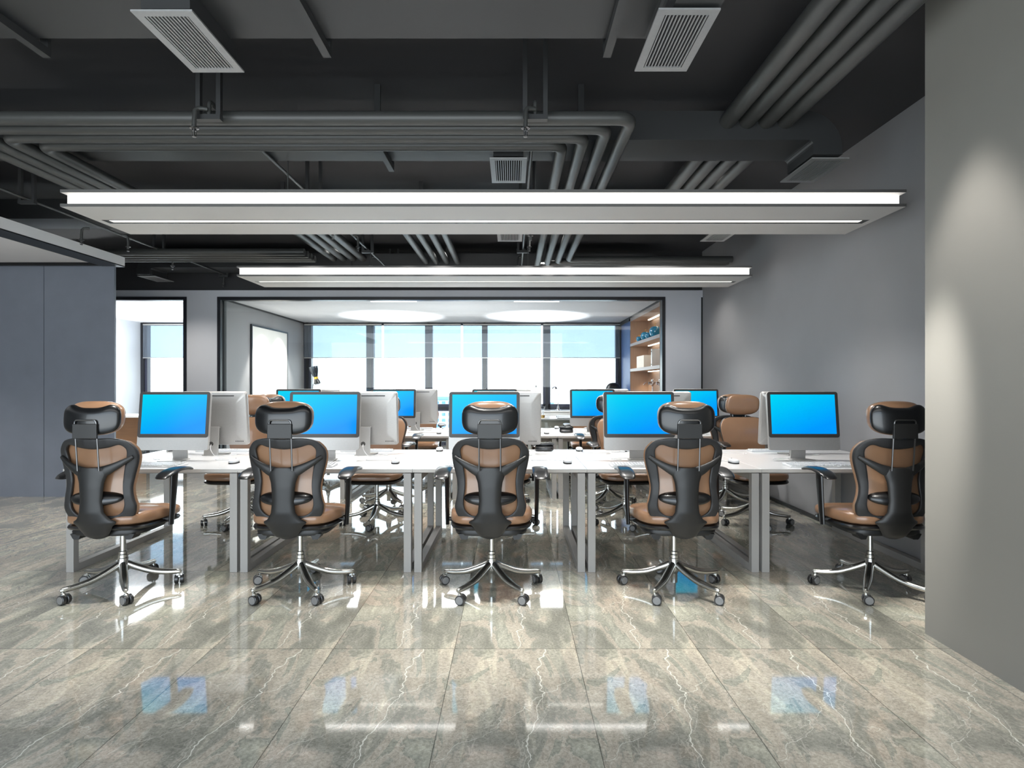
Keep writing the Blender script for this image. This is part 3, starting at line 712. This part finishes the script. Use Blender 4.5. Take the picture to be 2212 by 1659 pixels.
    # armrests
    for s in (-1, 1):
        pad = MB().superell((0, 0, 0), (.05, .165, .0125), .7, .5, 'gloss_black', 28, 10, lambda x, y, z: (x, y, z + .012 - 1.1 * y * y + .02 * y * 5 * .5))
        pad.v = [(v[0] + s * .31, v[1] + .04, v[2] + .748) for v in pad.v]
        po = pad.build('armrest_pad', t, smooth=True)
        pp = cr([(s * .292, .065, .738), (s * .291, .055, .62), (s * .289, .045, .50), (s * .287, .035, .405)], 4)
        ps = MB().tube(pp, [(.036 - .0010 * i, .0165 - .0004 * i) for i in range(len(pp))], 'gloss_black', n=14, up=(0, 1, 0))
        ps.tube([(s * .287, .045, .44), (s * .22, .03, .44)], .014, 'black_plastic', n=10)
        ps.build('armrest_post', t, smooth=True)
    return t
rows = [(3.705, 0, [-2.49, -1.355, -.13, 1.037, 2.294], 'back turned, front row'),
        (5.49, PI, [-2.565, -1.28, -.09, 1.07, 2.28], 'facing us behind the near bench'),
        (6.295, 0, [-2.54, -1.34, -.13, 1.045, 2.32], 'back turned, before the far bench'),
        (8.08, PI, [-2.565, -1.28, -.09, 1.07, 2.28], 'facing us behind the far bench')]
chair0 = None
for y, rz, xs, rn in rows:
    for i, x in enumerate(xs):
        lab = 'tan and black chair %s, %s' % (rn, pn[i])
        if chair0 is None: chair0 = make_chair(lab); chair0.location = (x, y, 0); index_kids()
        else: dup(chair0, (x, y, 0), rz, lab)

# ------------------------------------------------------------------ computers
def rrect(w, h, r, n=5):
    out = []
    for cx, cz, a0 in ((w / 2 - r, h / 2 - r, 0), (-w / 2 + r, h / 2 - r, 90), (-w / 2 + r, -h / 2 + r, 180), (w / 2 - r, -h / 2 + r, 270)):
        out += arc(cx, cz, r, a0, a0 + 90, n)
    return out
def make_monitor(label):
    t = thing('desktop_computer', label, 'computer', (0, 0, 0), 0, 'all in one computers on the benches')
    tl = math.radians(6)
    W, H, zc = .548, .450, .305
    def place(mb, y0=0):
        out = []
        for x, y, z in mb.v: out.append((x, y * math.cos(tl) + z * math.sin(tl), zc + z * math.cos(tl) - y * math.sin(tl)))
        mb.v = out; return mb
    b = MB(); R = rrect(W, H, .022)
    b.rings([[(x * .995, -.0085, z * .995) for x, z in R], [(x, -.006, z) for x, z in R], [(x, .014, z) for x, z in R], [(x * .97, .026, z * .965) for x, z in R], [(x * .7, .042, z * .6) for x, z in R]], 'aluminium')
    place(b).build('casing', t, smooth=True)
    bz = MB(); RB = rrect(W - .004, H - .098, .018)
    bz.rings([[(x, -.0112, z + .048) for x, z in RB], [(x, -.0086, z + .048) for x, z in RB]], 'bezel')
    bo = place(bz).build('bezel', t)
    sm = MB().box(-W / 2 + .026, W / 2 - .026, -.0125, -.0113, -.136 + .036, H / 2 - .022, 'screen')
    place(sm).build('screen', bo)
    place(MB().box(-.175, .175, .024, .0335, H / 2 - .037, H / 2 - .030, 'dark_rubber')).build('air_slot', t)
    pr = MB()
    for k in range(6): pr.box(-.235 + .012 * k, -.229 + .012 * k, .020, .0335, -H / 2 + .03, -H / 2 + .037, 'dark_rubber')
    place(pr).build('ports', t)
    # stand: leaning plate and foot
    w = .058
    st = MB()
    prof = [(.055, .006), (.100, .006), (.062, .24), (.050, .24)]
    prof = [(.078, .0), (.088, .0), (.068, .235), (.040, .235), (.040, .225), (.058, .222)]
    st.extrude_poly([(y, z) for y, z in prof], -w, w, 'aluminium', 'yz')
    st.extrude_poly([(-w * 1.55, -.075), (w * 1.55, -.075), (w * 1.25, .088), (-w * 1.25, .088)], 0, .006, 'aluminium', 'xy')
    st.build('stand', t, bevel=.0012)
    MB().lathe([(.017, .0), (.019, .002)], 'bezel', (0, .079, .095), 20, axis='y').build('cable_hole', t, smooth=True)
    cb = cr([(0, .082, .09), (-.01, .11, .055), (-.04, .12, .012), (-.07, .125, .004), (-.16, .10, .004), (-.2, .06, .004), (-.13, .03, .004)], 6)
    MB().tube(cb, .0026, 'white_plastic', n=8).build('power_cable', t, smooth=True)
    return t
def make_keyboard(label):
    t = thing('keyboard', label, 'keyboard', (0, 0, 0), 0, 'white keyboards')
    MB().extrude_poly([(-.065, 0), (.065, 0), (.065, .017), (-.065, .008)], -.225, .225, 'white_plastic', 'yz').build('base', t, bevel=.002)
    k = MB()
    for r in range(6):
        n = 19 if r else 16
        for c in range(n):
            x = -.214 + .428 * (c + .5) / n; y = -.052 + r * .0205; z = .009 + (y + .065) / .13 * .009; h = .0085 * (19 / n) * .95 + .001
            if 14.2 < c * 19 / n < 14.9: continue
            k.box(x - h, x + h, y - .0078, y + .0078, z, z + .006, 'white_plastic')
    tag(k.build('keys', t), kind='stuff')
    return t
def make_mouse(label):
    t = thing('computer_mouse', label, 'mouse', (0, 0, 0), 0, 'white computer mice')
    MB().superell((0, 0, .018), (.030, .055, .017), .8, .75, 'white_plastic', 24, 12, lambda x, y, z: (x * (1 - 1.2 * max(0, y)), y, z * (1 - 2 * y))).build('shell', t, smooth=True)
    MB().superell((0, 0, .004), (.031, .055, .004), .5, .75, 'dark_rubber', 24, 6).build('sole', t, smooth=True)
    MB().superell((0, .03, .032), (.004, .005, .004), 1, 1, 'bezel', 10, 6).build('scroll_ball', t, smooth=True)
    cb = cr([(0, .053, .006), (-.02, .11, .003), (-.10, .17, .003), (-.20, .16, .003), (-.24, .20, .003), (-.20, .24, .003)], 6)
    MB().tube(cb, .0022, 'white_plastic', n=6).build('cord', t, smooth=True)
    return t
mon0 = key0 = mou0 = None
mf = [-2.605, -1.445, -.213, .98, 2.245]; mbk = [-2.485, -1.23, -.03, 1.22, 2.35]
TZ = .7225
for bi in range(2):
    oy = 2.586 * bi
    for side in range(2):
        for i in range(5):
            x = (mf if side == 0 else mbk)[i]; y = (4.465 if side == 0 else 4.86) + oy; rz = 0 if side == 0 else PI
            face = 'showing its blue screen' if side == 0 else 'seen from behind'
            lab = 'silver computer %s, %s on the %s' % (face, pn[i], bn[bi])
            if mon0 is None: mon0 = make_monitor(lab); mon0.location = (x, y, TZ); index_kids()
            else: dup(mon0, (x, y, TZ), rz, lab)
            kx, ky = (x - .05, 4.155 + oy) if side == 0 else (x - .06 + .02, 5.09 + oy)
            if side == 0 and i in (0,): kx = x + .02
            lab = 'white keyboard of computer %s, %s, %s' % (face, pn[i], bn[bi])
            if key0 is None: key0 = make_keyboard(lab); key0.location = (kx, ky, TZ); index_kids()
            else: dup(key0, (kx, ky, TZ), rz, lab)
            mx_ = [-2.07, -.868, .412, 1.65, None][i] if side == 0 else [-3.0, -1.83, -.638, .593, 1.75][i]
            if mx_ is None: continue
            lab = 'white mouse on the %s side of the %s, %s' % ('near' if side == 0 else 'rear', bn[bi], pn[i])
            my = (4.31 if side == 0 else 5.10) + oy
            if mou0 is None: mou0 = make_mouse(lab); mou0.location = (mx_, my, TZ); index_kids()
            else: dup(mou0, (mx_, my, TZ), rz + (.12 if side == 0 else 0), lab)
def pen(x, y, rz, label):
    o = MB().tube([(-.07, 0, .005), (.05, 0, .005)], .0045, 'white_plastic', n=8).tube([(.05, 0, .005), (.07, 0, .005)], .0048, 'dark_rubber', n=8).build('pen', loc=(x, y, TZ)); o.rotation_euler[2] = rz
    tag(o, label, 'pen')
pen(.93, 5.02, .1, 'white and black pen lying left of the stand of the fourth front computer')
pen(-.98, 7.68, .2, 'white and black pen by the rear keyboard on the far bench')
def phone(x, y, z, label):
    t = thing('desk_phone', label, 'phone', (x, y, z))
    MB().superell((0, 0, .018), (.085, .06, .018), .5, .5, 'gloss_black', 20, 8, lambda x, y, z: (x, y, z + .2 * (y + .06) * (z > 0))).build('base', t, smooth=True)
    MB().tube(cr([(-.08, 0, .05), (-.06, 0, .062), (0, 0, .055), (.06, 0, .062), (.08, 0, .05)], 4), [.017] * 17, 'gloss_black', n=10).build('handset', t, smooth=True)
phone(.285, 5.12, TZ, 'black desk phone behind the middle front computer')
phone(.66, 7.05, TZ, 'small black desk phone on the far bench left of the fourth blue screen')

# ------------------------------------------------------------------ meeting room contents
# shelving cabinet on the right wall
cb = thing('shelving_cabinet', 'wooden shelving cabinet with lit shelves at the right end of the meeting room', 'cabinet', (2.33, 9.12, 0))
L_ = 2.30
MB().box(.355, .375, 0, L_, 0, 2.635, 'cabinet_wood').build('back_panel', cb)
MB().box(0, .355, L_ - .02, L_, 0, 2.635, 'cabinet_wood').box(0, .004, L_ - .022, L_, 0, 2.635, 'shelf_face').build('side_panel', cb)
MB().box(0, .355, 0, .02, 0, 2.635, 'cabinet_wood').build('side_panel', cb)
MB().box(0, .02, 0.02, L_ - .02, 2.55, 2.635, 'shelf_face').box(.02, .355, .02, L_ - .02, 2.55, 2.57, 'cabinet_wood').build('top_panel', cb)
for z in (2.055, 1.563, 1.075):
    s = MB().box(0, .01, .02, L_ - .02, z, z + .055, 'shelf_face').box(.01, .355, .02, L_ - .02, z, z + .055, 'cabinet_wood').build('shelf', cb)
MB().box(0, .355, .02, L_ - .02, 0, .62, 'shelf_face').build('base_cupboard', cb)
for z in (2.55, 2.055, 1.563):
    MB().box(.27, .31, .1, L_ - .35, z - .012, z, 'shelf_glow').build('light_strip', cb)
for z in (2.52, 2.03, 1.54):
    light('shelf_spot', 'SPOT', (2.33 + .25, 9.12 + L_ - .18, z), 10, (1.0, .84, .62), (0, 0, 0), spot_size=math.radians(75), spot_blend=.6, shadow_soft_size=.01)
def apple(x, y, z, r, label):
    t = thing('ceramic_apple', label, 'ornament', (x, y, z), 0, 'blue ceramic apples')
    prof = []
    for i in range(19):
        a = -PI / 2 + PI * i / 18
        rad = r * math.cos(a) * (1 + .12 * math.sin(a)) ; zz = r * 1.12 * math.sin(a) + r * 1.1
        if i >= 15: zz -= (i - 14) ** 1.5 * .02 * r * 2
        prof.append((max(rad, .002), max(zz - .06 * r, 0)))
    MB().lathe(prof, 'apple_blue', n=24).build('body', t, smooth=True)
    MB().tube(cr([(0, 0, r * 1.8), (.004, 0, r * 2.15), (-.005, .004, r * 2.35), (.008, 0, r * 2.55)], 4), .0035, 'gold', n=8).superell((.008, 0, r * 2.5), (.010, .004, .005), 1, 1, 'gold', 10, 6).build('stem', t, smooth=True)
for x, y, r, lab in ((2.47, 10.72, .085, 'large glossy blue ceramic apple with gold stem, left on the top shelf'), (2.47, 9.98, .10, 'large glossy blue ceramic apple with gold stem, right on the top shelf beside the frame'), (2.40, 10.93, .052, 'small blue ceramic apple left of the left large apple'), (2.40, 10.18, .055, 'small blue ceramic apple left of the right large apple')):
    apple(x, y, 2.112, r, lab)
tag(MB().box(2.365, 2.56, 10.39, 10.98, 1.6195, 1.84, 'box_cream').build('storage_box', bevel=.004), 'cream rectangular storage box on the middle lit shelf', 'box')
bd = thing('ring_binder', 'white ring binder standing upright right of the cream box', 'binder', (2.42, 9.92, 1.6195))
MB().box(-.03, .22, -.03, .03, 0, .30, 'white_plastic').build('cover', bd, bevel=.003)
MB().box(-.034, -.03, -.024, .024, .03, .045, 'dark_rubber').box(-.034, -.03, -.024, .024, .25, .265, 'dark_rubber').build('corner_clips', bd)
def sculpt(x, y, z, s, label):
    t = thing('metal_sculpture', label, 'ornament', (x, y, z), 0, 'silver plant sculptures')
    MB().lathe([(.05, 0), (.05, .012), (.012, .016), (.008, .15), (.006, .17)], 'silver', n=16).build('stand', t, smooth=True)
    for k in range(5):
        a = k * 2 * PI / 5 + .3
        pts = cr([(0, 0, .14), (math.cos(a) * .05 * s, math.sin(a) * .05 * s, .21), (math.cos(a) * .11 * s, math.sin(a) * .11 * s, .22), (math.cos(a) * .16 * s, math.sin(a) * .16 * s, .17)], 5)
        MB().tube(pts, [(.006, .004 + .022 * math.sin(PI * i / (len(pts) - 1))) for i in range(len(pts))], 'silver', n=8, up=(0, 0, 1)).build('leaf', t, smooth=True)
    MB().superell((0, 0, .25), (.025, .025, .03), 1, 1, 'silver', 14, 8).build('bud', t, smooth=True)
sculpt(2.50, 10.3, 1.132, 1.0, 'silver leaf sculpture on the lowest visible shelf, left one')
sculpt(2.52, 9.85, 1.132, .9, 'silver leaf sculpture on the lowest visible shelf, right one by the frame')
# picture on the left wall
pf = thing('picture_frame', 'large blank white picture in a thin black frame on the meeting room left wall', 'picture', (-4.47, 9.91, .9))
MB().box(0, .02, 0, 1.54, 0, 1.414, 'canvas').build('canvas', pf)
MB().box(0, .03, -.03, 0, -.03, 1.444, 'black_frame').box(0, .03, 1.54, 1.57, -.03, 1.444, 'black_frame').box(0, .03, 0, 1.54, 1.414, 1.444, 'black_frame').box(0, .03, 0, 1.54, -.03, 0, 'black_frame').build('frame', pf)
# ceiling light panels
for x0, x1, lab in ((-2.22, -1.5, 'thin white ceiling light just behind the meeting room frame, left one'), (.03, .74, 'thin white ceiling light just behind the meeting room frame, right one'), (-5.5, -5.1, 'thin white ceiling light behind the frame of the left bright room')):
    o = MB().box(x0, x1, 9.07, 9.12, 2.612, 2.64, 'panel_glow').build('ceiling_light'); tag(o, lab, 'light', 'recessed ceiling lights')
# meeting room desk
md = thing('meeting_desk', 'white topped desk with beige metal front in the meeting room', 'desk', (.15, 9.45, 0))
MB().box(0, 1.85, 0, .85, .725, .75, 'desk_white').build('tabletop', md, bevel=.002)
MB().box(.04, 1.81, .05, .07, .12, .725, 'metal_panel').build('front_panel', md)
for x in (.02, 1.78): MB().box(x, x + .05, .05, .8, 0, .725, 'metal_panel').build('leg', md)
cz = thing('credenza', 'low white credenza along the meeting room windows', 'cabinet', (.1, 11.55, 0))
MB().box(0, 1.55, 0, .6, 0, .76, 'desk_white').build('body', cz)
MB().box(-.01, 1.56, -.015, .61, .76, .785, 'desk_white').build('top', cz, bevel=.002)
for k in range(3): MB().box(.03 + .5 * k, .51 + .5 * k, -.01, 0, .06, .74, 'white_plastic').build('door', cz)
dl = thing('desk_lamp', 'slim silver architect lamp on the white credenza before the window', 'lamp', (.94, 11.8, .785))
MB().lathe([(.085, 0), (.085, .008), (.035, .012), (.008, .11), (.006, .15)], 'silver', n=20).build('base', dl, smooth=True)
MB().tube([(0, 0, .14), (.01, 0, .34), (.06, 0, .60)], .005, 'silver', n=8).tube([(.06, 0, .60), (-.06, 0, .47)], .005, 'silver', n=8).build('arm', dl, smooth=True)
MB().lathe([(.02, .06), (.055, .03), (.06, 0)], 'silver', (-.07, 0, .43), 18).build('lamp_shade', dl, smooth=True)
tr = thing('letter_tray', 'black rimmed letter tray on the meeting desk', 'tray', (.92, 9.7, .75))
MB().box(-.17, .17, -.12, .12, 0, .008, 'gloss_black').build('lower_tray', tr, bevel=.002)
MB().box(-.17, .17, -.1, .13, .03, .038, 'gloss_black').box(-.17, -.16, .1, .12, .008, .03, 'gloss_black').box(.16, .17, .1, .12, .008, .03, 'gloss_black').build('upper_tray', tr)
pc = thing('pencil_cup', 'small glass pencil cup with amber base on the meeting desk', 'cup', (.52, 9.75, .75))
MB().lathe([(.032, 0), (.032, .04), (.03, .045)], 'gold', n=16).build('base', pc, smooth=True)
for k in range(3): MB().tube([(.01 * (k - 1), 0, .04), (.022 * (k - 1), .01, .16)], .003, 'silver', n=6).build('pencil', pc)
tag(MB().box(.42, .47, 9.55, 9.58, .75, .84, 'gloss_black').box(.40, .47, 9.55, 9.62, .75, .765, 'gloss_black').build('card_holder'), 'black card holder at the left end of the meeting desk', 'holder')
vb = thing('white_bottle', 'slim white bottle with dark cap on the credenza', 'bottle', (.49, 11.8, .785))
MB().lathe([(.03, 0), (.035, .1), (.03, .25), (.012, .4), (.010, .47)], 'white_plastic', n=18).build('body', vb, smooth=True)
MB().lathe([(.012, .47), (.014, .5), (.006, .51)], 'dark_rubber', n=12).build('cap', vb, smooth=True)
# dark lamp left
fl = thing('floor_lamp', 'dark floor lamp with cone shade and gold collar by the meeting room windows', 'lamp', (-3.93, 11.4, 0))
MB().lathe([(.13, 0), (.13, .015), (.02, .02)], 'gloss_black', n=24).build('base', fl, smooth=True)
MB().tube(cr([(0, 0, .015), (0, 0, .9), (.0, 0, 1.2), (.02, 0, 1.32), (.06, 0, 1.345)], 5), .007, 'gloss_black', n=8).build('pole', fl, smooth=True)
def rot_pts(mb, c, ang):
    R = Matrix.Rotation(ang, 4, 'Y'); mb.v = [tuple(Vector(c) + R @ (Vector(v) - Vector(c))) for v in mb.v]; return mb
c0 = (.09, 0, 1.36)
rot_pts(MB().lathe([(.04, .10), (.062, .17), (.085, .25), (.088, .31), (.07, .312)], 'dark_metal', c0, 24), c0, -.25).build('lamp_shade', fl, smooth=True)
rot_pts(MB().lathe([(.04, .06), (.042, .10)], 'gold', c0, 20), c0, -.25).build('collar', fl, smooth=True)
rot_pts(MB().lathe([(.03, -.05), (.06, -.04), (.062, 0), (.045, .05), (.04, .06)], 'gloss_black', c0, 20), c0, -.25).build('reflector', fl, smooth=True)
# black lounge chair at the window corner
ch = thing('lounge_chair', 'black high back chair in the window corner beside the shelves', 'chair', (2.0, 12.0, 0))
MB().superell((0.02, 0, .46), (.25, .25, .06), .5, .5, 'gloss_black', 24, 10).build('seat', ch, smooth=True)
MB().superell((.1, .0, .93), (.19, .10, .42), .7, .8, 'gloss_black', 24, 14).build('backrest', ch, smooth=True)
MB().lathe([(.03, .05), (.03, .42)], 'chrome', (0, 0, 0), 12).lathe([(.22, 0), (.22, .02), (.03, .05)], 'chrome', n=24).build('pedestal', ch, smooth=True)
# side room desk and chair
sd = thing('side_desk', 'white topped desk with oak front in the bright room behind the left partition', 'desk', (-7.8, 10.3, 0))
MB().box(0, 1.36, 0, .7, .72, .755, 'desk_white').build('tabletop', sd, bevel=.002)
MB().box(.03, 1.24, .12, .14, .2, .72, 'oak_panel').build('front_panel', sd)
for x in (.05, 1.26): MB().box(x, x + .06, .05, .65, 0, .72, 'black_frame').build('leg', sd)
gc = thing('side_chair', 'teal shell chair behind the oak fronted desk of the bright room', 'chair', (-7.0, 11.25, 0), PI)
MB().superell((0, 0, .45), (.2, .2, .02), .6, .6, 'teal_glass', 20, 8).build('seat', gc, smooth=True)
MB().superell((0, -.2, .66), (.19, .02, .19), .6, .6, 'teal_glass', 20, 10, lambda x, y, z: (x, y + x * x, z)).build('backrest', gc, smooth=True)
for sx in (-1, 1):
    for sy in (-1, 1): MB().tube([(sx * .14, sy * .14, .44), (sx * .18, sy * .18, 0)], .01, 'silver', n=8).build('leg', gc)
